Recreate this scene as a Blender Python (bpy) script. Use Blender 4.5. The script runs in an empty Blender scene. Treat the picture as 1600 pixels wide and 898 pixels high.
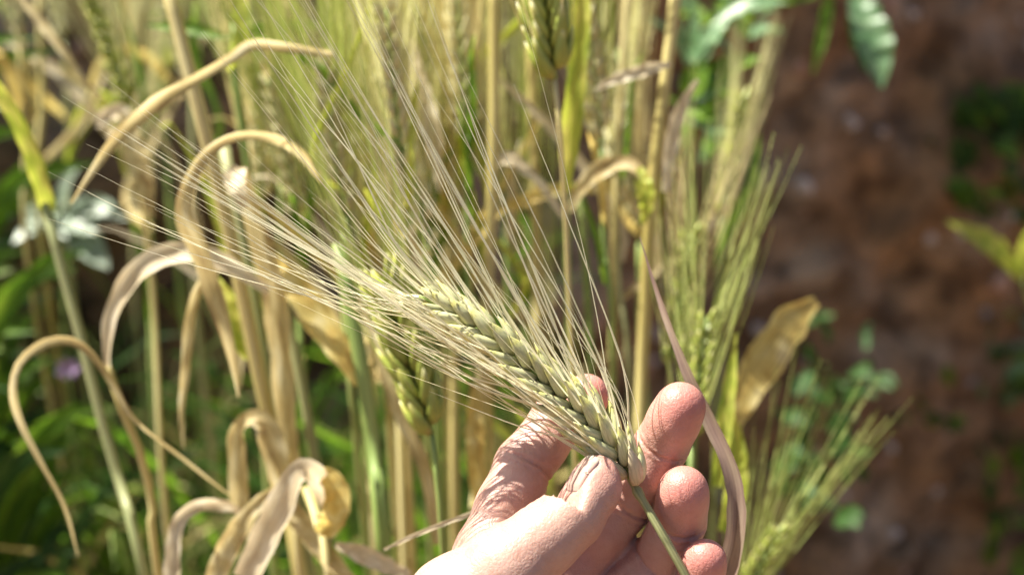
import bpy, math, random
import numpy as np
from mathutils import Vector, Matrix, Quaternion, noise as mnoise
rnd = random.Random(7)
SC = bpy.context.scene
COL = SC.collection

# ------------------------------------------------------------------ camera, sky, sun, exposure
CAM_H, PITCH, FPX = 1.15, math.radians(27), 2031.0
cam = bpy.data.cameras.new('camera'); cam_o = bpy.data.objects.new('camera', cam); COL.objects.link(cam_o)
cam_o.location = (0, 0, CAM_H); cam_o.rotation_euler = (math.radians(90) - PITCH, 0, 0)
cam.sensor_width = 23.5; cam.lens = 23.5 * FPX / 1600.0
cam.clip_start = 0.02; cam.clip_end = 500
cam.dof.use_dof = True; cam.dof.focus_distance = 0.397; cam.dof.aperture_fstop = 4.2
SC.camera = cam_o

SUN_TO = Vector((-0.48, 0.29, 0.83)).normalized()
world = bpy.data.worlds.new('World'); SC.world = world; world.use_nodes = True
wn = world.node_tree.nodes; wl = world.node_tree.links
sky = wn.new('ShaderNodeTexSky'); sky.sky_type = 'NISHITA'; sky.sun_disc = False; sky.dust_density = 4.0; sky.ozone_density = 0.6
sky.sun_elevation = math.asin(SUN_TO.z); sky.sun_rotation = math.atan2(SUN_TO.x, SUN_TO.y)
wl.new(sky.outputs[0], wn['Background'].inputs[0]); wn['Background'].inputs[1].default_value = 0.055
sun = bpy.data.lights.new('sun', 'SUN'); sun.energy = 5.0; sun.angle = math.radians(0.53); sun.color = (1.0, 0.95, 0.83)
sun_o = bpy.data.objects.new('sun', sun); COL.objects.link(sun_o)
sun_o.rotation_euler = (-SUN_TO).to_track_quat('-Z', 'Y').to_euler(); sun_o.location = SUN_TO * 5
SC.view_settings.view_transform = 'Standard'; SC.view_settings.look = 'None'
SC.view_settings.exposure = 1.5; SC.view_settings.gamma = 1.0; SC.view_settings.use_curve_mapping = False
SC.render.engine = 'CYCLES'
SC.cycles.use_denoising = True; SC.cycles.max_bounces = 8; SC.cycles.transmission_bounces = 6
SC.cycles.diffuse_bounces = 4; SC.cycles.sample_clamp_indirect = 6.0

CAMP = Vector((0, 0, CAM_H))
FWD = Vector((0, math.cos(PITCH), -math.sin(PITCH))); RGT = Vector((1, 0, 0)); UPV = Vector((0, math.sin(PITCH), math.cos(PITCH)))
def P(px, py, d):
    return CAMP + d * (FWD + (px - 800) / FPX * RGT - (py - 449) / FPX * UPV)
# hand/ear frame: millimetres, x right, y up, z towards the viewer, origin 400 mm in front of the lens
def L3(px, py, z):
    D = 400.0 - z
    return np.array([(px - 800) / FPX * D, -(py - 449) / FPX * D, z])
FRAME0 = CAMP + 0.4 * FWD
def W(v):
    return FRAME0 + (RGT * float(v[0]) + UPV * float(v[1]) - FWD * float(v[2])) * 0.001
ROT3 = np.array([list(RGT), list(UPV), list(-FWD)])
def Warr(a):
    return np.asarray(a) @ ROT3 * 0.001 + np.array(FRAME0)

# ------------------------------------------------------------------ helpers
def link(o, parent=None):
    COL.objects.link(o)
    if parent is not None: o.parent = parent
    return o
def meshdata(name, verts, faces, mat=None, smooth=True, uvs=None):
    me = bpy.data.meshes.new(name)
    me.from_pydata([tuple(v) for v in verts], [], faces)
    if smooth: me.polygons.foreach_set('use_smooth', [True] * len(me.polygons))
    if uvs is not None:
        ul = me.uv_layers.new(name='uv')
        li = np.empty(len(me.loops), dtype=np.int32); me.loops.foreach_get('vertex_index', li)
        ul.data.foreach_set('uv', np.asarray(uvs, dtype=np.float32)[li].ravel())
    if mat: me.materials.append(mat)
    me.update()
    return me
def obj(name, me, parent=None):
    return link(bpy.data.objects.new(name, me), parent)
def thing(name, label, cat, group=None):
    o = bpy.data.objects.new(name, None); o.empty_display_size = 0.02
    o['label'] = label; o['category'] = cat
    if group: o['group'] = group
    return link(o)
def spline(pts, n):
    """Catmull-Rom through tuples of any dimension, evenly spread."""
    p = np.asarray(pts, dtype=float)
    if len(p) == 2:
        return p[0] + (p[1] - p[0]) * np.linspace(0, 1, n)[:, None]
    q = np.vstack([2 * p[0] - p[1], p, 2 * p[-1] - p[-2]])
    seg = np.linalg.norm(np.diff(p[:, :3], axis=0), axis=1); cum = np.concatenate([[0], np.cumsum(seg)])
    out = []
    for s in np.linspace(0, cum[-1], n):
        i = min(np.searchsorted(cum, s, side='right') - 1, len(p) - 2); t = (s - cum[i]) / max(seg[i], 1e-9)
        a, b, c, d = q[i], q[i + 1], q[i + 2], q[i + 3]
        out.append(0.5 * (2 * b + (c - a) * t + (2 * a - 5 * b + 4 * c - d) * t * t + (3 * b - a - 3 * c + d) * t ** 3))
    return np.array(out)
def tube(path, radii, sides=8, cap=True):
    path = np.array([tuple(q) for q in path], float); n = len(path)
    tan = np.gradient(path, axis=0); tan /= np.linalg.norm(tan, axis=1)[:, None] + 1e-12
    mt = np.abs(tan.mean(0)); ref = np.eye(3)[int(np.argmin(mt))] + np.array([.07, .05, .03])
    A = ref - tan * (tan @ ref)[:, None]; A /= np.linalg.norm(A, axis=1)[:, None]; B = np.cross(tan, A)
    w = 2 * np.pi * np.arange(sides) / sides; r = np.asarray(radii)[:, None, None]
    V = (path[:, None, :] + r * (A[:, None, :] * np.cos(w)[None, :, None] + B[:, None, :] * np.sin(w)[None, :, None])).reshape(-1, 3).tolist()
    UV = [(k / sides, i / (n - 1)) for i in range(n) for k in range(sides)]
    Fc = [(i * sides + k, i * sides + (k + 1) % sides, (i + 1) * sides + (k + 1) % sides, (i + 1) * sides + k) for i in range(n - 1) for k in range(sides)]
    if cap:
        Fc.append(tuple(range(sides - 1, -1, -1))); Fc.append(tuple((n - 1) * sides + k for k in range(sides)))
    return V, Fc, UV
def ribbon(path, widths, twist=None, fold=0.25, across=6, wav=0.0, seed=0, ref=None):
    """Leaf blade: a shallow V / gutter section swept along a path. widths in metres (full)."""
    path = np.asarray(path, float); n = len(path)
    tan = np.gradient(path, axis=0); tan /= np.linalg.norm(tan, axis=1)[:, None] + 1e-12
    ref = np.array(-FWD) if ref is None else np.asarray(ref, float)
    V, Fc, UV = [], [], []
    side0 = None; acc = 0.0
    for i in range(n):
        side = np.cross(tan[i], ref); ln = np.linalg.norm(side)
        if ln < 0.15 and side0 is not None: side = side0.copy()
        else: side /= ln + 1e-9
        if side0 is not None and side.dot(side0) < 0: side = -side
        side0 = side
        nrm = np.cross(side, tan[i])
        t = i / (n - 1); tw = twist(t) if twist else 0.0
        s = side * math.cos(tw) + nrm * math.sin(tw); m = -side * math.sin(tw) + nrm * math.cos(tw)
        w = widths[i]
        for k in range(across + 1):
            u = k / across * 2 - 1
            z = fold * w * (abs(u) - 0.4) + 0.035 * w * math.cos(u * 14.0)
            if wav: z += wav * w * (math.sin(t * 31 + seed + u * 1.7) * abs(u) + mnoise.noise(Vector((t * 9, u * 1.5, seed))))
            V.append(path[i] + s * (u * w * 0.5) + m * z); UV.append((k / across, t))
    c = across + 1
    for i in range(n - 1):
        for k in range(across):
            Fc.append((i * c + k, i * c + k + 1, (i + 1) * c + k + 1, (i + 1) * c + k))
    return V, Fc, UV

# ------------------------------------------------------------------ materials
def newmat(name):
    m = bpy.data.materials.new(name); m.use_nodes = True
    nt = m.node_tree; nt.nodes.remove(nt.nodes['Principled BSDF'])
    return m, nt.nodes, nt.links, nt.nodes['Material Output']
def ramp(n, l, fac, stops):
    r = n.new('ShaderNodeValToRGB'); e = r.color_ramp.elements
    while len(e) < len(stops): e.new(0.5)
    for x, (p, c) in zip(e, stops): x.position = p; x.color = (*c, 1)
    l.new(fac, r.inputs[0]); return r.outputs[0]
def mixc(n, l, fac, a, b, mode='MIX'):
    m = n.new('ShaderNodeMix'); m.data_type = 'RGBA'; m.blend_type = mode
    for s, v in ((m.inputs[0], fac), (m.inputs[6], a), (m.inputs[7], b)):
        if hasattr(v, 'is_output'): l.new(v, s)
        elif isinstance(v, (int, float)): s.default_value = v
        else: s.default_value = (*v, 1)
    return m.outputs[2]
def blade_mat(name, stops, trans=0.45, rough=0.5, stripe=22.0, spots=0.35, spec=0.4, tcol=1.45):
    """Leaf or straw: veins along the blade, blotches along its length, light shining through."""
    m, n, l, out = newmat(name)
    uv = n.new('ShaderNodeUVMap'); uv.uv_map = 'uv'
    oi = n.new('ShaderNodeObjectInfo')
    add = n.new('ShaderNodeVectorMath'); add.operation = 'ADD'
    cr = n.new('ShaderNodeCombineXYZ'); mul = n.new('ShaderNodeMath'); mul.operation = 'MULTIPLY'; mul.inputs[1].default_value = 37.0
    l.new(oi.outputs['Random'], mul.inputs[0]); l.new(mul.outputs[0], cr.inputs[1]); l.new(mul.outputs[0], cr.inputs[2])
    l.new(uv.outputs[0], add.inputs[0]); l.new(cr.outputs[0], add.inputs[1])
    mp = n.new('ShaderNodeMapping'); mp.inputs['Scale'].default_value = (stripe, 1.6, 1.0); l.new(add.outputs[0], mp.inputs[0])
    st = n.new('ShaderNodeTexNoise'); st.inputs['Scale'].default_value = 1.0; st.inputs['Detail'].default_value = 3; l.new(mp.outputs[0], st.inputs[0])
    mp2 = n.new('ShaderNodeMapping'); mp2.inputs['Scale'].default_value = (1.5, 5.0, 1.0); l.new(add.outputs[0], mp2.inputs[0])
    bl = n.new('ShaderNodeTexNoise'); bl.inputs['Scale'].default_value = 1.3; bl.inputs['Detail'].default_value = 5; l.new(mp2.outputs[0], bl.inputs[0])
    c = ramp(n, l, bl.outputs[0], stops)
    sr = ramp(n, l, st.outputs[0], [(0.3, (0.5, 0.47, 0.38)), (0.52, (1, 1, 1)), (0.75, (1.2, 1.18, 1.1))])
    c = mixc(n, l, 0.75, c, sr, 'MULTIPLY')
    if spots:
        sp = n.new('ShaderNodeTexNoise'); sp.inputs['Scale'].default_value = 9.0; sp.inputs['Detail'].default_value = 6; l.new(mp2.outputs[0], sp.inputs[0])
        f = n.new('ShaderNodeMapRange'); f.inputs[1].default_value = 0.6; f.inputs[2].default_value = 0.75; f.inputs[4].default_value = spots
        l.new(sp.outputs[0], f.inputs[0]); c = mixc(n, l, f.outputs[0], c, (0.16, 0.09, 0.04))
    b = n.new('ShaderNodeBsdfPrincipled'); l.new(c, b.inputs['Base Color'])
    b.inputs['Roughness'].default_value = rough; b.inputs['Specular IOR Level'].default_value = spec
    bp = n.new('ShaderNodeBump'); bp.inputs['Strength'].default_value = 0.35; bp.inputs['Distance'].default_value = 0.0006
    l.new(st.outputs[0], bp.inputs['Height']); l.new(bp.outputs[0], b.inputs['Normal'])
    if trans:
        t = n.new('ShaderNodeBsdfTranslucent'); hs = n.new('ShaderNodeHueSaturation'); hs.inputs['Saturation'].default_value = 1.02; hs.inputs['Value'].default_value = tcol
        l.new(c, hs.inputs['Color']); l.new(hs.outputs[0], t.inputs['Color'])
        mx = n.new('ShaderNodeMixShader'); mx.inputs[0].default_value = trans
        l.new(b.outputs[0], mx.inputs[1]); l.new(t.outputs[0], mx.inputs[2]); l.new(mx.outputs[0], out.inputs[0])
    else: l.new(b.outputs[0], out.inputs[0])
    return m
M = {}
M['dry'] = blade_mat('dry_leaf', [(0.28, (0.27, 0.18, 0.09)), (0.42, (0.48, 0.38, 0.18)), (0.56, (0.60, 0.51, 0.28)), (0.72, (0.72, 0.66, 0.47))], trans=0.5)
M['pale'] = blade_mat('bleached_leaf', [(0.3, (0.52, 0.42, 0.27)), (0.5, (0.66, 0.57, 0.40)), (0.7, (0.74, 0.68, 0.54))], trans=0.35)
M['gold'] = blade_mat('golden_leaf', [(0.28, (0.40, 0.26, 0.08)), (0.42, (0.58, 0.43, 0.13)), (0.56, (0.64, 0.53, 0.20)), (0.72, (0.72, 0.64, 0.36))], trans=0.5)
M['yellow'] = blade_mat('yellowing_leaf', [(0.3, (0.26, 0.36, 0.04)), (0.5, (0.44, 0.50, 0.07)), (0.7, (0.62, 0.58, 0.14))], trans=0.5)
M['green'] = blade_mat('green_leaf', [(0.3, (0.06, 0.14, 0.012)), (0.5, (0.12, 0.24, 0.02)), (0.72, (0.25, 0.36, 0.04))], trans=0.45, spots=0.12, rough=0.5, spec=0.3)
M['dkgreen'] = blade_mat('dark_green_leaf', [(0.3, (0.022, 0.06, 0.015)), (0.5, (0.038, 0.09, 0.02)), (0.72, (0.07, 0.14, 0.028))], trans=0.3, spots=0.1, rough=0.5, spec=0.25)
M['glossy'] = blade_mat('glossy_weed_leaf', [(0.3, (0.07, 0.16, 0.06)), (0.5, (0.13, 0.24, 0.11)), (0.72, (0.22, 0.33, 0.18))], trans=0.25, spots=0.05, rough=0.36, spec=0.6)
M['painted_sheen'] = blade_mat('painted_sheen_weed_leaf', [(0.3, (0.22, 0.30, 0.20)), (0.5, (0.34, 0.42, 0.33)), (0.72, (0.46, 0.53, 0.45))], trans=0.2, spots=0.05, rough=0.38, spec=0.6)  # sun's sheen on the leaves painted in as a paler green
M['purple'] = blade_mat('purplish_dry_leaf', [(0.3, (0.24, 0.16, 0.14)), (0.5, (0.33, 0.24, 0.19)), (0.75, (0.46, 0.38, 0.27))], trans=0.2, stripe=14)
M['stem_green'] = blade_mat('green_straw', [(0.3, (0.16, 0.25, 0.06)), (0.5, (0.26, 0.36, 0.10)), (0.72, (0.40, 0.44, 0.16))], trans=0.12, stripe=16, spots=0.15)
M['stem_grey'] = blade_mat('grey_green_straw', [(0.3, (0.24, 0.27, 0.11)), (0.5, (0.34, 0.36, 0.17)), (0.72, (0.46, 0.44, 0.22))], trans=0.1, stripe=14, spots=0.15)
M['stem_gold'] = blade_mat('golden_straw', [(0.3, (0.40, 0.33, 0.10)), (0.5, (0.59, 0.51, 0.21)), (0.72, (0.72, 0.66, 0.38))], trans=0.15, stripe=16)
M['awn_far'] = blade_mat('yellow_green_awn', [(0.3, (0.52, 0.52, 0.22)), (0.5, (0.66, 0.65, 0.33)), (0.72, (0.78, 0.75, 0.48))], trans=0.5, spots=0)
M['awn_gold'] = blade_mat('golden_awn', [(0.3, (0.60, 0.52, 0.24)), (0.5, (0.73, 0.64, 0.34)), (0.72, (0.80, 0.73, 0.48))], trans=0.5, spots=0)
M['awn_grn'] = blade_mat('green_awn', [(0.3, (0.28, 0.37, 0.08)), (0.5, (0.42, 0.48, 0.13)), (0.72, (0.58, 0.56, 0.26))], trans=0.3, spots=0)
M['awn'] = blade_mat('pale_awn', [(0.3, (0.64, 0.62, 0.40)), (0.5, (0.78, 0.76, 0.56)), (0.72, (0.86, 0.84, 0.71))], trans=0.42, rough=0.28, spec=0.9, spots=0)

def kernel_mat(name, body, tip, base, rough=0.38, trans=0.12):
    m, n, l, out = newmat(name)
    tc = n.new('ShaderNodeTexCoord'); sx = n.new('ShaderNodeSeparateXYZ'); l.new(tc.outputs['Object'], sx.inputs[0])
    oi = n.new('ShaderNodeObjectInfo')
    zz = n.new('ShaderNodeMath'); zz.operation = 'DIVIDE'; zz.inputs[1].default_value = 0.0125; l.new(sx.outputs['Z'], zz.inputs[0])
    no = n.new('ShaderNodeTexNoise'); no.inputs['Scale'].default_value = 320.0; no.inputs['Detail'].default_value = 4
    ad = n.new('ShaderNodeVectorMath'); ad.operation = 'ADD'; l.new(tc.outputs['Object'], ad.inputs[0]); l.new(oi.outputs['Random'], ad.inputs[1]); l.new(ad.outputs[0], no.inputs[0])
    jit = n.new('ShaderNodeMath'); jit.operation = 'MULTIPLY_ADD'; jit.inputs[1].default_value = 0.5; jit.inputs[2].default_value = -0.25; l.new(no.outputs[0], jit.inputs[0])
    s = n.new('ShaderNodeMath'); s.operation = 'ADD'; l.new(zz.outputs[0], s.inputs[0]); l.new(jit.outputs[0], s.inputs[1])
    c = ramp(n, l, s.outputs[0], [(0.0, base), (0.22, body), (0.66, body), (0.84, tip), (1.0, (0.55, 0.52, 0.30))])
    mp = n.new('ShaderNodeMapping'); mp.inputs['Scale'].default_value = (2600, 2600, 120); l.new(ad.outputs[0], mp.inputs[0])
    st = n.new('ShaderNodeTexNoise'); st.inputs['Scale'].default_value = 1.0; st.inputs['Detail'].default_value = 3; l.new(mp.outputs[0], st.inputs[0])
    sr = ramp(n, l, st.outputs[0], [(0.3, (0.68, 0.70, 0.62)), (0.5, (1, 1, 1)), (0.7, (1.2, 1.18, 1.12))]); c = mixc(n, l, 0.8, c, sr, 'MULTIPLY')
    hs = n.new('ShaderNodeHueSaturation'); l.new(c, hs.inputs['Color'])
    v = n.new('ShaderNodeMapRange'); v.inputs[3].default_value = 0.8; v.inputs[4].default_value = 1.2; l.new(oi.outputs['Random'], v.inputs[0]); l.new(v.outputs[0], hs.inputs['Value'])
    b = n.new('ShaderNodeBsdfPrincipled'); l.new(hs.outputs[0], b.inputs['Base Color']); b.inputs['Roughness'].default_value = rough
    b.inputs['Specular IOR Level'].default_value = 0.5
    b.inputs['Subsurface Weight'].default_value = trans; b.inputs['Subsurface Radius'].default_value = (0.002, 0.0018, 0.0008); b.inputs['Subsurface Scale'].default_value = 0.5
    bp = n.new('ShaderNodeBump'); bp.inputs['Strength'].default_value = 0.3; bp.inputs['Distance'].default_value = 0.0003
    l.new(st.outputs[0], bp.inputs['Height']); l.new(bp.outputs[0], b.inputs['Normal']); l.new(b.outputs[0], out.inputs[0])
    return m
M['kernel'] = kernel_mat('barley_kernel', (0.47, 0.47, 0.26), (0.54, 0.52, 0.18), (0.43, 0.39, 0.20))
M['kernel_far'] = kernel_mat('green_kernel', (0.29, 0.34, 0.06), (0.50, 0.50, 0.13), (0.30, 0.28, 0.08))
M['kernel_gold'] = kernel_mat('golden_kernel', (0.58, 0.52, 0.20), (0.66, 0.58, 0.26), (0.42, 0.32, 0.12))
M['husk'] = kernel_mat('dry_husk', (0.52, 0.43, 0.27), (0.58, 0.50, 0.34), (0.46, 0.36, 0.20))

def skin_mat():
    m, n, l, out = newmat('skin')
    tc = n.new('ShaderNodeTexCoord'); at = n.new('ShaderNodeAttribute'); at.attribute_name = 'blush'
    n1 = n.new('ShaderNodeTexNoise'); n1.inputs['Scale'].default_value = 70; n1.inputs['Detail'].default_value = 5; l.new(tc.outputs['Object'], n1.inputs[0])
    n2 = n.new('ShaderNodeTexNoise'); n2.inputs['Scale'].default_value = 420; n2.inputs['Detail'].default_value = 4; l.new(tc.outputs['Object'], n2.inputs[0])
    c = mixc(n, l, at.outputs['Fac'], (0.465, 0.29, 0.235), (0.48, 0.19, 0.16))
    c = mixc(n, l, 0.55, c, ramp(n, l, n1.outputs[0], [(0.35, (0.90, 0.78, 0.74)), (0.5, (1, 1, 1)), (0.65, (1.08, 1.08, 1.04))]), 'MULTIPLY')
    c = mixc(n, l, 0.35, c, ramp(n, l, n2.outputs[0], [(0.3, (0.88, 0.76, 0.70)), (0.5, (1, 1, 1)), (0.72, (1.08, 1.07, 1.06))]), 'MULTIPLY')
    b = n.new('ShaderNodeBsdfPrincipled'); l.new(c, b.inputs['Base Color'])
    b.inputs['Subsurface Weight'].default_value = 0.35; b.inputs['Subsurface Radius'].default_value = (0.0036, 0.0014, 0.0008); b.inputs['Subsurface Scale'].default_value = 1.0
    b.inputs['Roughness'].default_value = 0.42; b.inputs['Specular IOR Level'].default_value = 0.42
    vo = n.new('ShaderNodeTexVoronoi'); vo.feature = 'DISTANCE_TO_EDGE'; vo.inputs['Scale'].default_value = 900
    mp = n.new('ShaderNodeMapping'); mp.inputs['Rotation'].default_value = (0.3, 0.2, 0.8); mp.inputs['Scale'].default_value = (1, 0.55, 1); l.new(tc.outputs['Object'], mp.inputs[0])
    nd = n.new('ShaderNodeTexNoise'); nd.inputs['Scale'].default_value = 300; l.new(mp.outputs[0], nd.inputs[0])
    wv = n.new('ShaderNodeVectorMath'); wv.operation = 'MULTIPLY_ADD'; wv.inputs[1].default_value = (0.0015,) * 3
    l.new(nd.outputs['Color'], wv.inputs[0]); l.new(mp.outputs[0], wv.inputs[2]); l.new(wv.outputs[0], vo.inputs['Vector'])
    vr = n.new('ShaderNodeMapRange'); vr.inputs[1].default_value = 0.0; vr.inputs[2].default_value = 0.22; l.new(vo.outputs['Distance'], vr.inputs[0])
    b1 = n.new('ShaderNodeBump'); b1.inputs['Strength'].default_value = 0.35; b1.inputs['Distance'].default_value = 0.00016; l.new(vr.outputs[0], b1.inputs['Height'])
    n3 = n.new('ShaderNodeTexNoise'); n3.inputs['Scale'].default_value = 190; n3.inputs['Detail'].default_value = 6; n3.inputs['Roughness'].default_value = 0.62; l.new(mp.outputs[0], n3.inputs[0])
    b2 = n.new('ShaderNodeBump'); b2.inputs['Strength'].default_value = 0.5; b2.inputs['Distance'].default_value = 0.0009; l.new(n3.outputs[0], b2.inputs['Height']); l.new(b1.outputs[0], b2.inputs['Normal'])
    l.new(b2.outputs[0], b.inputs['Normal']); l.new(b.outputs[0], out.inputs[0])
    return m
M['skin'] = skin_mat()
def nail_mat():
    m, n, l, out = newmat('nail'); b = n.new('ShaderNodeBsdfPrincipled'); l.new(b.outputs[0], out.inputs[0])
    at = n.new('ShaderNodeUVMap'); at.uv_map = 'uv'; sx = n.new('ShaderNodeSeparateXYZ'); l.new(at.outputs[0], sx.inputs[0])
    c = ramp(n, l, sx.outputs[1], [(0.0, (0.50, 0.34, 0.28)), (0.25, (0.47, 0.30, 0.25)), (0.84, (0.49, 0.32, 0.26)), (0.92, (0.56, 0.46, 0.37))]); l.new(c, b.inputs['Base Color'])
    b.inputs['Roughness'].default_value = 0.2; b.inputs['Subsurface Weight'].default_value = 0.15; b.inputs['Subsurface Radius'].default_value = (0.002, 0.001, 0.0008)
    return m
M['nail'] = nail_mat()
def soil_mat():
    m, n, l, out = newmat('soil'); tc = n.new('ShaderNodeTexCoord')
    a = n.new('ShaderNodeTexNoise'); a.inputs['Scale'].default_value = 5; a.inputs['Detail'].default_value = 6; l.new(tc.outputs['Object'], a.inputs[0])
    g = n.new('ShaderNodeTexNoise'); g.inputs['Scale'].default_value = 60; g.inputs['Detail'].default_value = 7; g.inputs['Roughness'].default_value = 0.65; l.new(tc.outputs['Object'], g.inputs[0])
    c = ramp(n, l, a.outputs[0], [(0.34, (0.075, 0.052, 0.034)), (0.45, (0.25, 0.14, 0.065)), (0.55, (0.215, 0.135, 0.08)), (0.66, (0.33, 0.25, 0.18))])
    a2 = n.new('ShaderNodeTexNoise'); a2.inputs['Scale'].default_value = 19; a2.inputs['Detail'].default_value = 4; l.new(tc.outputs['Object'], a2.inputs[0])
    c = mixc(n, l, 0.85, c, ramp(n, l, a2.outputs[0], [(0.36, (0.4, 0.37, 0.35)), (0.5, (1, 1, 1)), (0.62, (1.35, 1.35, 1.35))]), 'MULTIPLY')
    c = mixc(n, l, 0.8, c, ramp(n, l, g.outputs[0], [(0.3, (0.45, 0.42, 0.4)), (0.5, (1, 1, 1)), (0.68, (1.5, 1.42, 1.35))]), 'MULTIPLY')
    b = n.new('ShaderNodeBsdfPrincipled'); l.new(c, b.inputs['Base Color']); b.inputs['Roughness'].default_value = 0.9; b.inputs['Specular IOR Level'].default_value = 0.2
    bp = n.new('ShaderNodeBump'); bp.inputs['Strength'].default_value = 0.9; bp.inputs['Distance'].default_value = 0.008; l.new(g.outputs[0], bp.inputs['Height']); l.new(bp.outputs[0], b.inputs['Normal'])
    l.new(b.outputs[0], out.inputs[0]); return m
M['soil'] = soil_mat()
def stone_mat(name, a, b_):
    m, n, l, out = newmat(name); tc = n.new('ShaderNodeTexCoord'); g = n.new('ShaderNodeTexNoise'); g.inputs['Scale'].default_value = 3; g.inputs['Detail'].default_value = 6; l.new(tc.outputs['Object'], g.inputs[0])
    b = n.new('ShaderNodeBsdfPrincipled'); l.new(ramp(n, l, g.outputs[0], [(0.35, a), (0.65, b_)]), b.inputs['Base Color']); b.inputs['Roughness'].default_value = 0.8
    l.new(b.outputs[0], out.inputs[0]); return m
STONES = [stone_mat('pale_stone', (0.36, 0.29, 0.25), (0.58, 0.52, 0.48)), stone_mat('reddish_stone', (0.32, 0.17, 0.11), (0.46, 0.29, 0.21)), stone_mat('grey_stone', (0.12, 0.12, 0.13), (0.26, 0.26, 0.28))]
def petal_mat():
    m, n, l, out = newmat('petal'); b = n.new('ShaderNodeBsdfPrincipled'); b.inputs['Base Color'].default_value = (0.36, 0.24, 0.42, 1); b.inputs['Roughness'].default_value = 0.6
    l.new(b.outputs[0], out.inputs[0]); return m
M['petal'] = petal_mat()

# ------------------------------------------------------------------ ground and earth bank: one sheet
def bank_profile():
    pr = [(-120, 0), (-30, 0), (-6, 0), (-2, 0), (-0.5, 0)]
    pr += [(y, 0.0) for y in np.linspace(-0.2, 0.95, 24)]
    # toe, face, rim
    for t in np.linspace(0.02, 1, 95):
        ang = math.radians(12 + 58 * min(1, t * 5)) if t < 0.86 else math.radians(70 - 66 * (t - 0.86) / 0.14)
        y, z = pr[-1]; pr.append((y + 0.0165 * math.cos(ang), z + 0.0165 * math.sin(ang)))
    y, z = pr[-1]
    for k in (0.05, 0.15, 0.4, 1, 3, 10, 40, 150, 300): pr.append((y + k, z + min(k * 0.05, 3)))
    return np.array(pr)
PROF = bank_profile(); SKEW = 0.33
xs = np.concatenate([[-150, -40, -10, -4, -2], np.linspace(-1.3, 1.7, 170), [2.4, 4, 10, 40, 150]])
pt = np.gradient(PROF, axis=0); pt /= np.linalg.norm(pt, axis=1)[:, None]
def bank_point(x, j):
    y, z = PROF[j]; ty, tz = pt[j]
    q = Vector((x, y, z)); near = abs(x) < 2.3 and -0.6 < y < 2.6
    h = 0.0
    if near:
        k = min(1, max(0.25, (z) * 4)) 
        h = 0.075 * mnoise.fractal(q * 3.1, 1.0, 2.0, 4) * k + 0.022 * mnoise.fractal(q * 17, 0.8, 2.1, 4)
        h += 0.05 * max(0, 0.42 - mnoise.voronoi(q * 15)[0][0])
    yy = y + SKEW * max(-2, min(2.5, x)) * min(1, max(0, (y + 0.2) / 1.1)) * (1 if y < 5 else 5 / y)
    return (x, yy - tz * h, z + ty * h)
V = [bank_point(x, j) for j in range(len(PROF)) for x in xs]
nx_ = len(xs)
Fc = [(j * nx_ + i, j * nx_ + i + 1, (j + 1) * nx_ + i + 1, (j + 1) * nx_ + i) for j in range(len(PROF) - 1) for i in range(nx_ - 1)]
ground = obj('soil_bank', meshdata('soil_bank', V, Fc, M['soil'])); ground['kind'] = 'structure'; ground['label'] = 'bare brown stony earth bank behind the barley'
def ground_z(x, y):
    best = 0.0
    y0 = y - SKEW * x
    return float(np.interp(y0, PROF[:, 0], PROF[:, 1])) - 0.01

def stone_mesh(seed, mat):
    import bmesh
    bm = bmesh.new(); bmesh.ops.create_icosphere(bm, subdivisions=2, radius=1)
    for v in bm.verts:
        q = v.co.copy(); v.co *= 1 + 0.38 * mnoise.noise(q * 1.1 + Vector((seed * 7, 0, 0))) + 0.1 * mnoise.noise(q * 3 + Vector((0, seed * 5, 0)))
    me = bpy.data.meshes.new('stone'); bm.to_mesh(me); bm.free(); me.materials.append(mat); return me
stone_me = [stone_mesh(i, STONES[i % 3]) for i in range(9)]
face_rows = [j for j in range(len(PROF)) if 0.96 < PROF[j][0] and PROF[j][1] > 0.05 and j < 118]
sr = random.Random(3)
for i in range(300):
    o = obj('stone', stone_me[sr.choice([0, 1, 2, 3, 4, 6, 7, 3, 5])], ground)
    x = sr.uniform(-0.2, 1.0) if i > 25 else sr.uniform(-0.9, 0.1)
    o.location = bank_point(x, sr.choice(face_rows)); s = sr.choice([0.003, 0.004, 0.005, 0.006, 0.007, 0.009, 0.012])
    o.scale = (s * sr.uniform(.8, 1.4), s * sr.uniform(.8, 1.3), s * sr.uniform(.6, 1)); o.rotation_euler = [sr.uniform(0, 6) for _ in range(3)]

# ------------------------------------------------------------------ the hand: one continuous skin from a distance field
def rcone(p, a, b, ra, rb):
    ba = b - a; l2 = ba @ ba
    t = np.clip(((p - a) @ ba) / l2, 0, 1)
    return np.linalg.norm(p - a - t[:, None] * ba, axis=1) - (ra + (rb - ra) * t)
def smin(a, b, k):
    h = np.clip(0.5 + 0.5 * (b - a) / k, 0, 1)
    return b + (a - b) * h - k * h * (1 - h)
def sphere(p, c, r): return np.linalg.norm(p - c, axis=1) - r
def ellip(p, c, axes, r):
    q = (p - c) @ np.array(axes).T / np.array(r); k = np.linalg.norm(q, axis=1)
    return (k - 1) * min(r)
def J(*a): return [(L3(x, y, z), r) for x, y, z, r in a]
THUMB = J((934, 738, 8.5, 5.3), (917, 773, 11, 7.9), (893, 806, 13.5, 9.2), (852, 840, 15, 10.2), (792, 890, 16, 12.8), (722, 955, 14, 17), (690, 1060, 6, 20))
INDEX = J((917, 619, -19, 7.3), (871, 657, -20, 8.3), (818, 727, -15, 8.9), (790, 792, -9, 9.2), (765, 862, -4, 10.4), (738, 950, -2, 13))
MIDDLE = J((1063, 636, -5, 7.9), (1034, 695, -12, 8.3), (975, 785, -17, 9.0), (905, 868, -17, 9.8), (835, 955, -10, 12))
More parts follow.
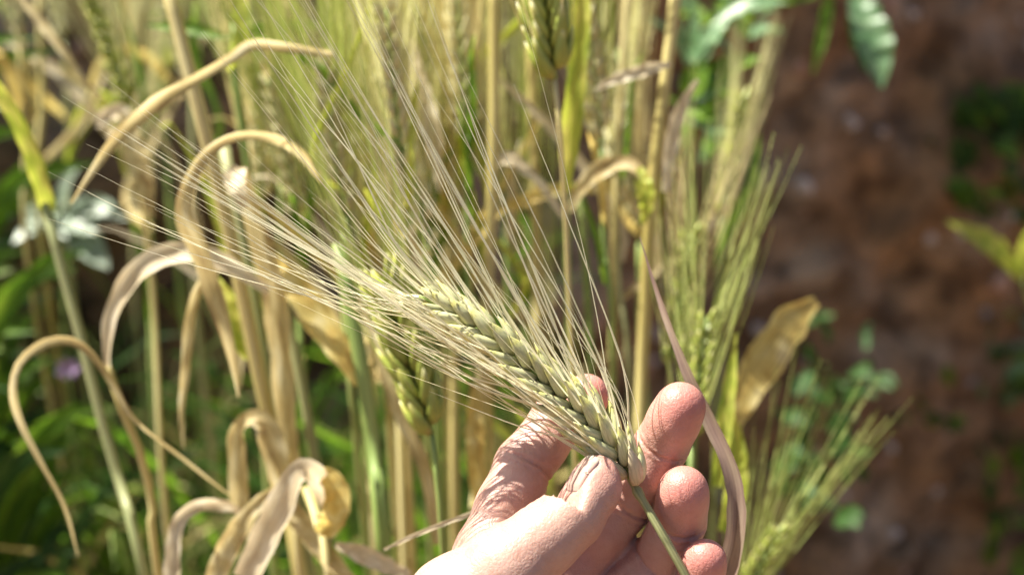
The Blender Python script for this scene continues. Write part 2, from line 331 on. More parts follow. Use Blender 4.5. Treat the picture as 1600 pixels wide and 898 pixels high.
RING = J((1068, 766, 1, 7.6), (1062, 814, -6, 7.9), (1028, 880, -14, 8.8), (950, 948, -15, 11.0), (885, 1030, -8, 12.5))
LITTLE = J((1102, 874, 4, 6.4), (1090, 918, -3, 6.8), (1060, 985, -11, 7.4), (990, 1060, -13, 8.4), (925, 1120, -8, 11))
WRIST = L3(760, 1330, 0)
Z3 = np.array([0, 0, 1.0])
def crease(p, chain, j, pal, depth, w, off=0.0, bow=0.0):
    c, r = chain[j]; ax = chain[j - 1][0] - chain[min(j + 1, len(chain) - 1)][0]; ax = ax / np.linalg.norm(ax)
    pal = pal - ax * (pal @ ax); pal = pal / np.linalg.norm(pal); sd = np.cross(ax, pal)
    q = p - c; t = q @ ax - off + bow * ((q @ sd) / r) ** 2; pl = q @ pal / r
    m = 1 / (1 + np.exp(-(pl - 0.1) * 7)); near = np.exp(-np.clip(np.linalg.norm(q, axis=1) / r - 1.35, 0, None) ** 2 * 12)
    return depth * np.exp(-(t / w) ** 2) * m * near
def digit(p, ch, k=3.0):
    d = rcone(p, ch[0][0], ch[1][0], ch[0][1], ch[1][1])
    for (a, ra), (b, rb) in zip(ch[1:], ch[2:]): d = smin(d, rcone(p, a, b, ra, rb), k)
    return d
def pad(ch, pal, f=0.55, out=1.6, rr=0.82):
    c = ch[0][0] * f + ch[1][0] * (1 - f); return c + pal / np.linalg.norm(pal) * out, (ch[0][1] * f + ch[1][1] * (1 - f)) * rr
PAL_I = np.array([0.45, -0.35, 0.85]); PAL_M = np.array([-0.15, 0.1, 1.0]); PAL_R = np.array([-0.1, 0.25, 1.0]); PAL_L = np.array([-0.1, 0.3, 1.0])
NAIL_N = np.array([-0.82, 0.46, 0.36]); NAIL_N /= np.linalg.norm(NAIL_N)
AX = THUMB[0][0] - THUMB[1][0]; AX = AX - NAIL_N * (AX @ NAIL_N); AX /= np.linalg.norm(AX); SD = np.cross(AX, NAIL_N); C0 = THUMB[0][0] * 0.62 + THUMB[1][0] * 0.38; NAILF = True
def bulge(p, a, b, r, k, d): return smin(d, rcone(p, a, b, r, r * 0.95), k)
def sdf(p):
    t = digit(p, THUMB, 3.5)
    # thumb pad swells on the side away from the nail; the nail side is flattened
    c = THUMB[0][0] * 0.45 + THUMB[1][0] * 0.55
    t = smin(t, sphere(p, c - NAIL_N * 1.6 + np.array([1.0, 0, 0]), 6.5), 4)
    fl = (p - (c + NAIL_N * 5.6)) @ NAIL_N
    t = np.where(np.linalg.norm(p - c, axis=1) < 14, -smin(-t, -fl, 2.2), t)
    if NAILF:
        q = p - C0; u = q @ SD; v = q @ AX - 0.4; hgt = q @ NAIL_N
        kk = (np.abs(u / 4.9) ** 2.4 + np.abs(v / 6.4) ** 2.4) ** (1 / 2.4)
        on = (hgt > 0) & (np.linalg.norm(q, axis=1) < 14)
        t = t + np.where(on, .28 * np.exp(-((kk - 1.0) * 5 / .6) ** 2) * (v < 4.5) - .18 * np.exp(-((kk - 1.26) * 5 / .8) ** 2) * (v < 3.0), 0)
    for off, dp in ((-2.6, .16), (-0.6, .2), (1.2, .17), (3.2, .12), (-4.8, .12)): t = t + crease(p, THUMB, 2, NAIL_N, dp, 0.55, off, 0.8 + off * .2)
    t = t + crease(p, THUMB, 3, NAIL_N, .25, 0.8, 1.5, 1.2) + crease(p, THUMB, 4, NAIL_N, .35, 1.1, 4, 1.2)
    i = digit(p, INDEX); q, r = pad(INDEX, PAL_I); i = smin(i, sphere(p, q, r), 4)
    q = (INDEX[2][0] + INDEX[3][0]) / 2; i = smin(i, sphere(p, q + PAL_I * 2.4, 7.8), 4); q = (INDEX[1][0] + INDEX[2][0]) / 2; i = smin(i, sphere(p, q + PAL_I * 2.0, 7.2), 4)
    i = i + crease(p, INDEX, 2, PAL_I, 1.0, 0.65, 0.4, 1.0) + crease(p, INDEX, 2, PAL_I, .5, 0.5, -1.9, .8) + crease(p, INDEX, 2, PAL_I, .25, 0.5, 3.4, .8) + crease(p, INDEX, 1, PAL_I, .7, 0.6, 0)
    i = i + crease(p, INDEX, 3, PAL_I, .22, .6, -2, 1) + crease(p, INDEX, 4, PAL_I, .6, .8, 1, 1) + crease(p, INDEX, 4, PAL_I, .4, .6, 4, 1)
    m = digit(p, MIDDLE); q, r = pad(MIDDLE, PAL_M, .6, 1.4, .9); m = smin(m, sphere(p, q, r), 4)
    q = MIDDLE[1][0] * .45 + MIDDLE[2][0] * .55; m = smin(m, sphere(p, q + PAL_M * 2.0, 7.4), 4); q = MIDDLE[2][0] * .45 + MIDDLE[3][0] * .55; m = smin(m, sphere(p, q + PAL_M * 2.2, 8), 4)
    m = m + crease(p, MIDDLE, 1, PAL_M, .75, .6, -0.5, -1.2) + crease(p, MIDDLE, 1, PAL_M, .3, .45, -2.4, -1.2) + crease(p, MIDDLE, 1, PAL_M, .2, .4, 1.6, -1.2) + crease(p, MIDDLE, 2, PAL_M, .9, .65, 0, -.8) + crease(p, MIDDLE, 2, PAL_M, .4, .5, -2.2, -.8)
    g = digit(p, RING); q, r = pad(RING, PAL_R, .6, 1.6, .9); g = smin(g, sphere(p, q, r), 4)
    q = RING[1][0] * .5 + RING[2][0] * .5; g = smin(g, sphere(p, q + PAL_R * 2.0, 7.0), 4)
    g = g + crease(p, RING, 1, PAL_R, .85, .6, 0.2, -1.6) + crease(p, RING, 1, PAL_R, .3, .45, -2.2, -1.4) + crease(p, RING, 2, PAL_R, .9, .65, 0, -.8)
    s = digit(p, LITTLE); q, r = pad(LITTLE, PAL_L, .6, 1.3, .9); s = smin(s, sphere(p, q, r), 4)
    s = s + crease(p, LITTLE, 1, PAL_L, .7, .55, 0, -1.2)
    # palm, thenar mound, wrist and forearm (below the picture)
    pm = rcone(p, INDEX[-1][0], WRIST + np.array([-14, 6, 0]), 12.5, 15)
    for ch, dx in ((MIDDLE, -5), (RING, 4), (LITTLE, 12)): pm = smin(pm, rcone(p, ch[-1][0], WRIST + np.array([dx, 4, 0]), ch[-1][1], 15), 7)
    pm = smin(pm, rcone(p, THUMB[-1][0], WRIST + np.array([-10, 10, 4]), 19, 17), 10)
    pm = smin(pm, rcone(p, WRIST + np.array([-9, 0, 0]), WRIST + np.array([-60, -120, 50]), 20, 27), 10)
    pm = smin(pm, rcone(p, WRIST + np.array([9, 0, 0]), WRIST + np.array([-40, -120, 50]), 20, 27), 10)
    f = smin(smin(smin(i, m, 1.0), g, 1.0), s, 1.0)
    d = smin(f, pm, 6)
    # web between thumb base and index base
    web = rcone(p, THUMB[4][0] + np.array([-2, 0, -4]), INDEX[4][0] + np.array([0, -3, 0]), 9, 8.5)
    d = smin(d, web, 6)
    d = smin(d, rcone(p, MIDDLE[3][0] + np.array([7, -6, -5]), RING[3][0] + np.array([-3, 6, -4]), 8, 8), 3)
    d = smin(d, rcone(p, MIDDLE[3][0] + np.array([9, 3, -6]), RING[2][0] + np.array([-10, 2, -4]), 6, 6), 3)
    w2 = np.clip((p @ np.array([0, -1.0, 0]) - 80) / 25, 0, 1)     # thumb only melts into the palm towards its root
    return smin(d, t, 1.2 + 9 * w2)
def surface_nets(fn, lo, hi, h):
    n = np.ceil((hi - lo) / h).astype(int) + 1
    cs = 4; nc = (n + cs - 1) // cs + 1
    cg = [lo[a] + np.arange(nc[a]) * h * cs for a in range(3)]
    cp = np.stack(np.meshgrid(*cg, indexing='ij'), -1).reshape(-1, 3)
    cd = fn(cp).reshape(nc)
    n = (nc - 1) * cs + 1
    val = np.full(n, 9.0, np.float32)
    big = np.repeat(np.repeat(np.repeat(cd, cs, 0), cs, 1), cs, 2)
    off = cs // 2
    big = np.pad(big, [(off, off)] * 3, mode='edge')
    big = big[cs:cs + n[0], cs:cs + n[1], cs:cs + n[2]]
    val[:] = big
    ii = np.argwhere(np.abs(big) < h * cs * 1.9)
    val[tuple(ii.T)] = fn(lo + ii * h)
    sg = val < 0
    cell = lambda a: [a[dx:a.shape[0] - 1 + dx, dy:a.shape[1] - 1 + dy, dz:a.shape[2] - 1 + dz] for dx in (0, 1) for dy in (0, 1) for dz in (0, 1)]
    cnt = sum(c.astype(np.uint8) for c in cell(sg))
    act = np.argwhere((cnt > 0) & (cnt < 8)); idx = -np.ones(cnt.shape, np.int64); idx[tuple(act.T)] = np.arange(len(act))
    cor = np.array([(dx, dy, dz) for dx in (0, 1) for dy in (0, 1) for dz in (0, 1)])
    cv = np.stack([val[tuple((act + c).T)] for c in cor], 1)
    acc = np.zeros((len(act), 3)); num = np.zeros(len(act))
    for a in range(8):
        for b in range(a + 1, 8):
            if abs(cor[a] - cor[b]).sum() != 1: continue
            x = (cv[:, a] < 0) != (cv[:, b] < 0); t = cv[x, a] / (cv[x, a] - cv[x, b])
            acc[x] += cor[a] + t[:, None] * (cor[b] - cor[a]); num[x] += 1
    verts = lo + (act + acc / num[:, None]) * h
    quads = []
    for ax in range(3):
        s0 = [slice(1, -1)] * 3; s1 = [slice(1, -1)] * 3; s0[ax] = slice(0, -1); s1[ax] = slice(1, None)
        A, B = sg[tuple(s0)], sg[tuple(s1)]
        e = np.argwhere(A != B); fl = A[tuple(e.T)]
        e = e + 1; e[:, ax] -= 1
        o1, o2 = [(1, 2), (2, 0), (0, 1)][ax]
        def g(d1, d2):
            q = e.copy(); q[:, o1] -= d1; q[:, o2] -= d2; return idx[tuple(q.T)]
        qd = np.stack([g(1, 1), g(0, 1), g(0, 0), g(1, 0)], 1); qd[~fl] = qd[~fl][:, ::-1]
        quads.append(qd)
    return verts, np.vstack(quads)
hv, hq = surface_nets(sdf, np.array([-95.0, -330, -48]), np.array([78.0, -18, 80]), 0.62)
me = bpy.data.meshes.new('hand')
me.vertices.add(len(hv)); me.vertices.foreach_set('co', Warr(hv).astype(np.float32).ravel())
me.loops.add(hq.size); me.loops.foreach_set('vertex_index', hq.astype(np.int32).ravel())
me.polygons.add(len(hq)); me.polygons.foreach_set('loop_start', np.arange(0, hq.size, 4, dtype=np.int32)); me.polygons.foreach_set('loop_total', np.full(len(hq), 4, np.int32))
me.polygons.foreach_set('use_smooth', [True] * len(hq)); me.update(); me.validate()
bl = np.zeros(len(hv))
for ch, pal, s in ((INDEX, PAL_I, 1), (MIDDLE, PAL_M, 1), (RING, PAL_R, 1), (LITTLE, PAL_L, 1), (THUMB, -NAIL_N, .5)):
    for j, a, rr in ((0, 1.0, 12.0), (1, .35, 9.0), (2, .4, 10.0)):
        bl = np.maximum(bl, s * a * np.exp(-(np.linalg.norm(hv - ch[j][0] - pal * 4, axis=1) / rr) ** 2))
bl = np.maximum(bl, .55 * np.exp(-(np.linalg.norm(hv - MIDDLE[3][0] - np.array([0, 0, 8]), axis=1) / 18) ** 2))
at = me.attributes.new('blush', 'FLOAT', 'POINT'); at.data.foreach_set('value', bl.astype(np.float32))
me.materials.append(M['skin'])
hand = obj('hand', me); hand['label'] = 'bare hand reaching up from below, pinching the barley ear between thumb and fingers'; hand['category'] = 'hand'
# thumbnail
NAILF = False; ax, sd = AX, SD
pts, uvs = [], []; NU, NV = 16, 20
for j in range(NV + 1):
    v = j / NV * 2 - 1
    for i in range(NU + 1):
        u = i / NU * 2 - 1; half = 4.9 * (1 - 0.10 * v * v if v < 0.2 else 1 - 0.25 * ((v - 0.2) / 0.8) ** 2.5)
        if v < -0.5: half *= math.sqrt(max(0.05, 1 - ((-v - 0.5) / 0.56) ** 2 * 0.55))
        pts.append(C0 + sd * u * half + ax * (v * 6.4 + 0.5 - 1.0 * u * u * (v > 0))); uvs.append((i / NU, j / NV))
pts = np.array(pts); cur = pts + NAIL_N * 14
for _ in range(60): cur = cur - NAIL_N * np.maximum(np.minimum(sdf(cur), 2), -1)[:, None] * 0.7
vv = np.array([u[1] for u in uvs]); uu = np.array([u[0] for u in uvs]) * 2 - 1
edge = np.clip((1 - np.abs(uu)) * 5, 0, 1) * np.clip(vv * 6, 0, 1)
cur = cur + NAIL_N * (-0.25 + 0.95 * edge)[:, None]
lim = (pts - cur) @ NAIL_N; cur = cur + NAIL_N * np.clip(lim + 6.0 - 14 - 2.2, 0, 2)[:, None] * 0
nf = [(j * (NU + 1) + i, j * (NU + 1) + i + 1, (j + 1) * (NU + 1) + i + 1, (j + 1) * (NU + 1) + i) for j in range(NV) for i in range(NU)]
nail = obj('thumbnail', meshdata('thumbnail', Warr(cur), nf, M['nail'], True, uvs), hand)
so = nail.modifiers.new('thick', 'SOLIDIFY'); so.thickness = 0.0004; so.offset = -1

# ------------------------------------------------------------------ barley kernels and awns
def kernel_mesh(name, mat, seg=14, rings=14, ribs=True):
    """A husked grain 12.5 mm long along +Z, fat below the middle, ribbed back, drawn out to a point."""
    V, Fc = [], []
    for j in range(rings + 1):
        t = j / rings; r = 2.15 * (math.sin(math.pi * min(1, t ** 0.72)) ** 0.75) * (1 - 0.28 * t) + 0.12
        if t > 0.8: r = max(0.14, r * (1 - 0.25 * (t - .8) / .2))
        for k in range(seg):
            a = 2 * math.pi * k / seg
            rr = r * (1 + (0.05 * math.cos(5 * a) if ribs else 0))
            x, y = rr * math.cos(a) * 1.0, rr * math.sin(a) * 0.8
            if y < 0: y *= 0.62
            V.append((x * .001, (y + 0.9 * math.sin(math.pi * t) * 0.6) * .001, t * 0.0125))
    for j in range(rings):
        for k in range(seg):
            k2 = (k + 1) % seg; Fc.append((j * seg + k, j * seg + k2, (j + 1) * seg + k2, (j + 1) * seg + k))
    Fc.append(tuple(range(seg - 1, -1, -1))); Fc.append(tuple(rings * seg + k for k in range(seg)))
    return meshdata(name, V, Fc, mat)
KM = kernel_mesh('kernel', M['kernel'])
KM_H = kernel_mesh('husk_kernel', M['husk'])
KF = kernel_mesh('kernel_far', M['kernel_far'], 8, 6, False); KG = kernel_mesh('kernel_gold', M['kernel_gold'], 8, 6, False)
def frame_matrix(origin, zdir, ydir, s):
    z = Vector(zdir).normalized(); y = Vector(ydir); y = (y - z * y.dot(z)).normalized(); x = y.cross(z)
    m = Matrix((x, y, z)).transposed().to_4x4(); m = m @ Matrix.Diagonal((s[0], s[1], s[2], 1)); m.translation = origin; return m

def gutter(path, hw, rng):
    path = np.array([tuple(q) for q in path]); n = len(path); tan = path[-1] - path[0]; tan /= np.linalg.norm(tan); a = rng.uniform(0, 3.14)
    x = np.cross(tan, [0.3, 1, .2]); x /= np.linalg.norm(x); y = np.cross(tan, x); s1 = x * math.cos(a) + y * math.sin(a); s2 = np.cross(tan, s1)
    V = np.stack([path - s1 * hw[:, None], path + s2 * hw[:, None] * .6, path + s1 * hw[:, None]], 1).reshape(-1, 3).tolist()
    F = [(i * 3 + k, i * 3 + k + 1, i * 3 + k + 4, i * 3 + k + 3) for i in range(n - 1) for k in (0, 1)]
    return V, F, [(k / 2, i / (n - 1)) for i in range(n) for k in range(3)]
# ------------------------------------------------------------------ the held ear
ear = thing('barley_ear', 'sharp pale green barley ear with long bristly awns, held in the hand', 'barley ear')
axis_px = [(1125, 1000, 5), (1075, 905, 7), (1030, 825, 6), (990, 757, 2), (962, 709, 2), (916, 656, 3), (862, 609, 4), (806, 561, 4.5), (748, 517, 4), (700, 486, 3), (655, 462, 2)]
ear.location = W(L3(990, 757, 1)); bpy.context.view_layer.update(); EI = ear.matrix_world.inverted()
EIt = ear.location.copy()
def to_ear(pts): return [Vector(p) - EIt for p in pts]
ax_pts = spline([L3(*p) for p in axis_px[3:]], 60)
stalk_pts = list(Warr(spline([L3(*p) for p in axis_px[:5]], 40)))
b0 = Vector(stalk_pts[0]); low = [(b0.x + .02, b0.y + .03, b0.z - .12), (b0.x + .05, b0.y + .07, b0.z - .4), (b0.x + .06, b0.y + .09, 0.0)]
full = np.vstack([spline(low[::-1] + [tuple(b0)], 14)[:-1], np.array(stalk_pts)])
rad = np.full(len(full), 0.00135); rad[-14:] = np.linspace(0.00135, 0.0008, 14)
kn = int(len(full) - 9); rad[kn] = 0.0018; rad[kn - 1] = 0.0016
v, f, uv = tube(to_ear(full), rad, 12); obj('stalk', meshdata('stalk', v, f, M['stem_grey'], True, uv), ear)
v, f, uv = tube(to_ear(Warr(ax_pts)), np.linspace(0.0009, 0.0005, 60), 8); obj('rachis', meshdata('rachis', v, f, M['stem_green'], True, uv), ear)
er = random.Random(11)
def unit(v): return v / np.linalg.norm(v)
CAMZ = np.array([0, 0, 1.0])
def fan_dir(side, t, j1, j2):
    """Where an awn ends up pointing: degrees left of straight up, opening from the right-hand to the left-hand rows."""
    right = 18 + 14 * t; left = 60 + 10 * t
    a = math.radians(right + (left - right) * (0.5 - 0.5 * side) + j1)
    return unit(np.array([-math.sin(a), math.cos(a), j2]))
NODES = 13
for nd in range(NODES * 2):
    t = nd / (NODES * 2 - 1); s_ax = 0.005 + 0.97 * t
    i = min(58, int(s_ax * 59)); c = ax_pts[i] + (ax_pts[i + 1] - ax_pts[i]) * (s_ax * 59 - i); tan = unit(ax_pts[min(59, i + 2)] - ax_pts[max(0, i - 2)])
    rgt = unit(np.cross(tan, CAMZ)); fr = unit(np.cross(rgt, tan))
    if fr[2] < 0: fr = -fr
    sgn = 1 if nd % 2 == 0 else -1
    for row, th in enumerate((34, 88, 146)):
        th_ = math.radians(th + er.uniform(-7, 7)); radial = fr * math.cos(th_) + rgt * (sgn * math.sin(th_))
        tilt = math.radians((27 - 6 * t) + er.uniform(-3, 3) + (3 if row == 1 else 0))
        kd = unit(tan * math.cos(tilt) + radial * math.sin(tilt))
        sc = (0.92 + 0.24 * math.sin(math.pi * min(1, 0.18 + t * .9)) ** .6) * er.uniform(.93, 1.05)
        if t > .9: sc *= .8
        base = c + radial * 1.3 - tan * 1.0 + er.uniform(-.3, .3) * rgt
        husk = (nd < 2 and row == 0) or (nd == 1)
        k = obj('kernel', KM_H if husk else KM, ear)
        m = frame_matrix(W(base) - EIt, Warr(kd) - np.array(FRAME0), Warr(radial) - np.array(FRAME0), (sc * er.uniform(1.04, 1.24), sc * 1.12, sc * er.uniform(.94, 1.05)))
        k.matrix_local = m
        if nd < 1 and row == 2: continue
        # awn
        tip = base + kd * 12.0 * sc + radial * .25
        ln = (108 - 8 * t + 34 * math.sin(math.pi * t)) * er.uniform(.80, 1.05) * (1 + .22 * max(0, sgn) * math.sin(math.pi * min(1, t * 1.15 + .1))) * (.55 if nd == 0 else 1)
        side = sgn * math.sin(math.radians(th)) if row == 1 else sgn * (0.55 if row == 0 else 0.7)
        fd = fan_dir(side * er.uniform(.6, 1.25), t, er.gauss(0, 3.2), math.cos(th_) * .06 + .04 + er.gauss(0, .035))
        pts = [base + kd * 10.0 * sc + radial * .2, tip]; pos = tip.copy(); n = 22; wob = er.uniform(-.06, .06)
        side_v = unit(np.cross(fd, CAMZ))
        for q in range(1, n):
            u = q / (n - 1); w = min(1, u * 3.2); w = w * w * (3 - 2 * w)
            d = unit(kd * (1 - w) + fd * w + side_v * (wob * (u - .4) * 2 + er.gauss(0, .012)) + CAMZ * er.gauss(0, .01)); pos = pos + d * ln / (n - 1); pts.append(pos.copy())
        pts = np.array(pts); rr = np.concatenate([[.0003, .00029], np.linspace(.00026, .00003, n - 1)])
        v, f, uv = gutter(to_ear(Warr(pts)), rr * 1.3, er); obj('awn', meshdata('awn', v, f, M['awn'], True, uv), ear)
        # slender glume beside each grain
        for rep in range((1, 2, 1)[row]):
            g0 = c + radial * 2.0 + rgt * er.uniform(-.8, .8); gd = unit(kd + rgt * er.uniform(-.25, .25) + fr * .15); gl = er.choice([16, 24, 40, 60, 85]) * er.uniform(.8, 1.2)
            fd = fan_dir(side * er.uniform(.3, 1.2), t, er.gauss(0, 4), math.cos(th_) * .06 + .04 + er.gauss(0, .03)); pos = g0.copy(); gp = [pos.copy()]
            for q in range(9):
                w = min(1, q * gl / 9 / 28); pos = pos + unit(gd * (1 - w) + fd * w) * gl / 9; gp.append(pos.copy())
            v, f, uv = gutter(to_ear(Warr(np.array(gp))), np.array([.0002, .0003, .00028, .00024, .0002, .00018, .00015, .00012, .00008, .00002]), er)
            obj('glume', meshdata('glume', v, f, M['awn'], True, uv), ear)

# ------------------------------------------------------------------ background barley
def awn_unit(mat, bend, name):
    path = [(bend * (t ** 2), bend * .3 * math.sin(t * 3), t) for t in np.linspace(0, 1, 9)]
    v, f, uv = tube(path, np.linspace(1, .3, 9) * 0.00034, 4, False)
    return meshdata(name, v, f, mat, True, uv)
AWN = {m: [awn_unit(M[m], b, 'awn_' + m) for b in (-.07, .03, .09)] for m in ('awn_far', 'awn_gold', 'awn_grn')}
def make_ear(parent, base, direction, length, km, am, awn_len, spread=10, rng=rnd, joined=False, face=None, nodes=9, fat=1.0, curve=0.0):
    base = Vector(base); z = Vector(direction).normalized(); fc = Vector(face) if face is not None else -FWD
    fr = (fc - z * fc.dot(z)).normalized(); rg = z.cross(fr)
    pth = [base + z * length * t + rg * curve * length * t * t for t in np.linspace(0, 1, 8)]
    v, f, uv = tube(pth, np.linspace(.0011, .0006, 8), 6)
    e = obj('ear', meshdata('ear', v, f, M['stem_green'], True, uv), parent)
    KV, KFc, AV, AF, AUV = [], [], [], [], []
    src = np.empty(len(km.vertices) * 3); km.vertices.foreach_get('co', src); src = src.reshape(-1, 3); kfs = [tuple(p.vertices) for p in km.polygons]
    for nd in range(nodes * 2):
        t = nd / (nodes * 2 - 1); c = base + z * length * (.97 * t) + rg * curve * length * t * t; sg = 1 if nd % 2 else -1
        zz = (z + rg * 2 * curve * t).normalized()
        for th in (38, 92, 146):
            th = math.radians(th + rng.uniform(-6, 6)); ra = fr * math.cos(th) + rg * sg * math.sin(th); ti = math.radians(rng.uniform(20, 27))
            kd = (zz * math.cos(ti) + ra * math.sin(ti)).normalized(); s = rng.uniform(.85, 1.0) * fat * (.75 + .3 * math.sin(math.pi * (.2 + .7 * t)))
            b = c + ra * .0019; m = frame_matrix(b, kd, ra, (s * 1.1, s, s))
            ln = awn_len * rng.uniform(.75, 1.1); ad = (zz * 1.0 + ra * math.tan(math.radians(spread)) * rng.uniform(.3, 1.3) + kd * .1).normalized()
            am_me = AWN[am][rng.randrange(3)]
            ma = frame_matrix(b + kd * .0115 * s, (kd * .25 + ad).normalized(), fr + rg * rng.uniform(-1, 1), (1, 1, ln)); 
            # bend is stored per unit length
            ma = ma @ Matrix.Diagonal((1, 1, 1, 1))
            if joined:
                o = len(KV); M3 = np.array(m); KV.extend((src @ M3[:3, :3].T + M3[:3, 3]).tolist()); KFc.extend(tuple(i + o for i in q) for q in kfs)
                o = len(AV); n = 7; side = np.array(rg); p = np.array(b + kd * .0115 * s); d0 = np.array((kd * .4 + ad).normalized()); d1 = np.array(ad)
                pp = [p + (d0 * u + (d1 - d0) * u * u * .7) * ln for u in np.linspace(0, 1, n)]
                v, f, uv = gutter(pp, np.linspace(.0005, .0002, n), rng); AV += v; AF += [tuple(i + o for i in q) for q in f]; AUV += uv
            else:
                k = obj('kernel', km, e); k.matrix_local = m
                p = np.array(b + kd * .0115 * s); d0 = np.array((kd * .4 + ad).normalized()); d1 = np.array(ad); n = 8
                pp = [p + (d0 * u + (d1 - d0) * u * u * .7) * ln for u in np.linspace(0, 1, n)]
                v, f, uv = gutter(pp, np.linspace(.00034, .00013, n), rng); obj('awn', meshdata('awn', v, f, M[am], True, uv), e)
    if joined:
        k = obj('kernels', meshdata('kernels', KV, KFc, km.materials[0]), e); k['kind'] = 'stuff'
        a = obj('awns', meshdata('awns', AV, AF, M[am], True, AUV), e); a['kind'] = 'stuff'
    return e
def stem(parent, pts, wpx, mat, name='stem', to_ground=True, nodes=()):
    """pts: (px, py, depth) along a straw from top to bottom; the foot goes on down into the soil."""
    w = [P(*p) for p in pts]
    if to_ground:
        b = w[-1]; dirn = (w[-1] - w[-2]).normalized() if len(w) > 1 else Vector((0, 0, -1))
        k = max(0.0, b.z) ; gx = b.x + dirn.x * k * .25; gy = b.y + max(-.02, dirn.y * k * .2)
        w.append(Vector((gx * .7 + b.x * .3, gy * .7 + b.y * .3, b.z * .45))); w.append(Vector((gx, gy, ground_z(gx, gy))))
    pp = spline([tuple(q) for q in w], 46); d0 = pts[0][2]; r0 = wpx * d0 / FPX / 2
    rad = r0 * (0.85 + .25 * np.linspace(0, 1, 46))
    for nn in nodes: rad[nn] *= 1.35; rad[nn - 1] *= 1.15; rad[nn + 1] *= 1.15
    v, f, uv = tube(pp, rad, 10); return obj(name, meshdata(name, v, f, M[mat], True, uv), parent)
def leaf(parent, pts, wpx, mat, name='leaf', prof=None, twist=None, fold=.22, wav=.05, n=44, ref=None):
    """pts: (px, py, depth) from the sheath to the tip; prof: list of relative widths."""
    pp = spline([tuple(P(*p)) for p in pts], n); d = sum(p[2] for p in pts) / len(pts); w = wpx * d / FPX
    prof = prof or [.55, .9, 1, .9, .6, .12]
    ww = np.interp(np.linspace(0, 1, n), np.linspace(0, 1, len(prof)), prof); ww = np.convolve(np.pad(ww, 2, 'edge'), [.1, .2, .4, .2, .1], 'valid') * w
    sd_ = rnd.uniform(0, 99); ww = ww * (1 + .16 * np.array([mnoise.noise(Vector((i * .22, sd_, 0))) + .5 * mnoise.noise(Vector((i * .7, sd_, 3))) for i in range(n)]))
    v, f, uv = ribbon(pp, ww, twist, fold, 6, wav * 1.2, rnd.uniform(0, 50), ref)
    return obj(name, meshdata(name, v, f, M[mat], True, uv), parent)
def tw(a, b, c=None):
    c = b if c is None else c
    return lambda t: (a + (b - a) * t * 2) if t < .5 else (b + (c - b) * (t - .5) * 2)
def plant(label, name='barley_plant', group='barley plants', cat='barley plant'):
    return thing(name, label, cat, group)

# --- left edge
p = plant('grey-green straw leaning left with a yellowing flag leaf, at the far left edge')
stem(p, [(70, 318, .60), (100, 430, .60), (130, 540, .60), (160, 660, .60), (195, 780, .60), (228, 905, .60)], 19, 'stem_grey', nodes=(30,))
leaf(p, [(78, 330, .60), (66, 290, .595), (48, 235, .59), (22, 180, .585), (-10, 130, .58), (-50, 70, .57)], 30, 'yellow', prof=[.8, 1, .9, .8, .7, .4])
p = plant('thin gold straw with a bleached leaf arching over to the right, on the left')
stem(p, [(168, 573, .56), (189, 634, .565), (219, 705, .57), (240, 797, .58), (247, 905, .59)], 15, 'stem_gold')
leaf(p, [(170, 590, .56), (168, 540, .558), (176, 490, .555), (205, 435, .55), (250, 402, .548), (300, 396, .546), (350, 412, .55), (420, 455, .56)], 36, 'pale', prof=[.35, .6, .95, 1, .9, .8, .5], twist=tw(.5, .15, .8))
leaf(p, [(352, 412, .552), (318, 440, .555), (299, 490, .56), (290, 580, .565), (284, 640, .57), (286, 700, .57)], 17, 'dry', prof=[.6, .9, 1, .9, .6, .2])
p = plant('thick golden straw slanting down from the top with two drooping dry leaves')
stem(p, [(250, -60, .56), (282, 60, .56), (308, 160, .56), (335, 265, .565), (360, 370, .57), (385, 490, .575), (412, 620, .58), (440, 740, .585), (470, 905, .59)], 27, 'stem_gold', nodes=(14,))
leaf(p, [(520, 86, .54), (455, 76, .535), (396, 70, .53), (360, 92, .53), (300, 127, .53), (245, 160, .53), (185, 215, .535), (150, 260, .535), (112, 318, .54)], 24, 'dry', prof=[.4, .6, .75, .6, .85, 1, .8, .5, .15], twist=tw(.2, .5, .1))
leaf(p, [(510, 285, .55), (470, 238, .54), (426, 215, .53), (371, 213, .525), (325, 240, .52), (296, 290, .52), (290, 340, .52), (311, 391, .525), (331, 450, .53), (350, 510, .53), (364, 565, .535), (373, 620, .54)], 31, 'dry', prof=[.5, .75, .55, .4, .55, .85, 1, .95, .9, .7, .4, .08], twist=tw(.9, .1, .3))
p = plant('tan dry leaf hanging straight down beside the thick golden straw')
leaf(p, [(376, 262, .55), (388, 310, .555), (408, 380, .56), (428, 455, .565), (438, 540, .57), (447, 640, .575), (456, 760, .58)], 40, 'dry', prof=[.5, .8, 1, .9, .85, .8, .6], name='leaf')
leaf(p, [(376, 262, .55), (368, 275, .545), (372, 300, .54), (384, 325, .542)], 36, 'pale', prof=[.5, 1, .8, .3])
stem(p, [(452, 700, .582), (462, 800, .585), (470, 905, .588)], 15, 'stem_gold')
p = plant('grey-green straw with a kinked pale brown leaf folded over at its side')
stem(p, [(350, 230, .60), (382, 390, .60), (405, 510, .60), (425, 620, .60), (455, 740, .60), (486, 905, .60)], 22, 'stem_grey', nodes=(20,))
leaf(p, [(375, 800, .57), (374, 740, .565), (373, 680, .56), (388, 655, .552), (412, 662, .55), (432, 720, .55), (446, 790, .555)], 40, 'dry', prof=[.7, .9, .9, .6, 1, .95, .6], twist=tw(0, .6, .2))
leaf(p, [(330, 430, .585), (350, 470, .58), (375, 520, .58), (390, 560, .585)], 46, 'yellow', prof=[.3, .9, 1, .3])
p = plant('thick green straw with a broad golden leaf bent down from it')
stem(p, [(530, 380, .56), (548, 480, .56), (570, 600, .56), (585, 720, .565), (604, 905, .57)], 28, 'stem_green')
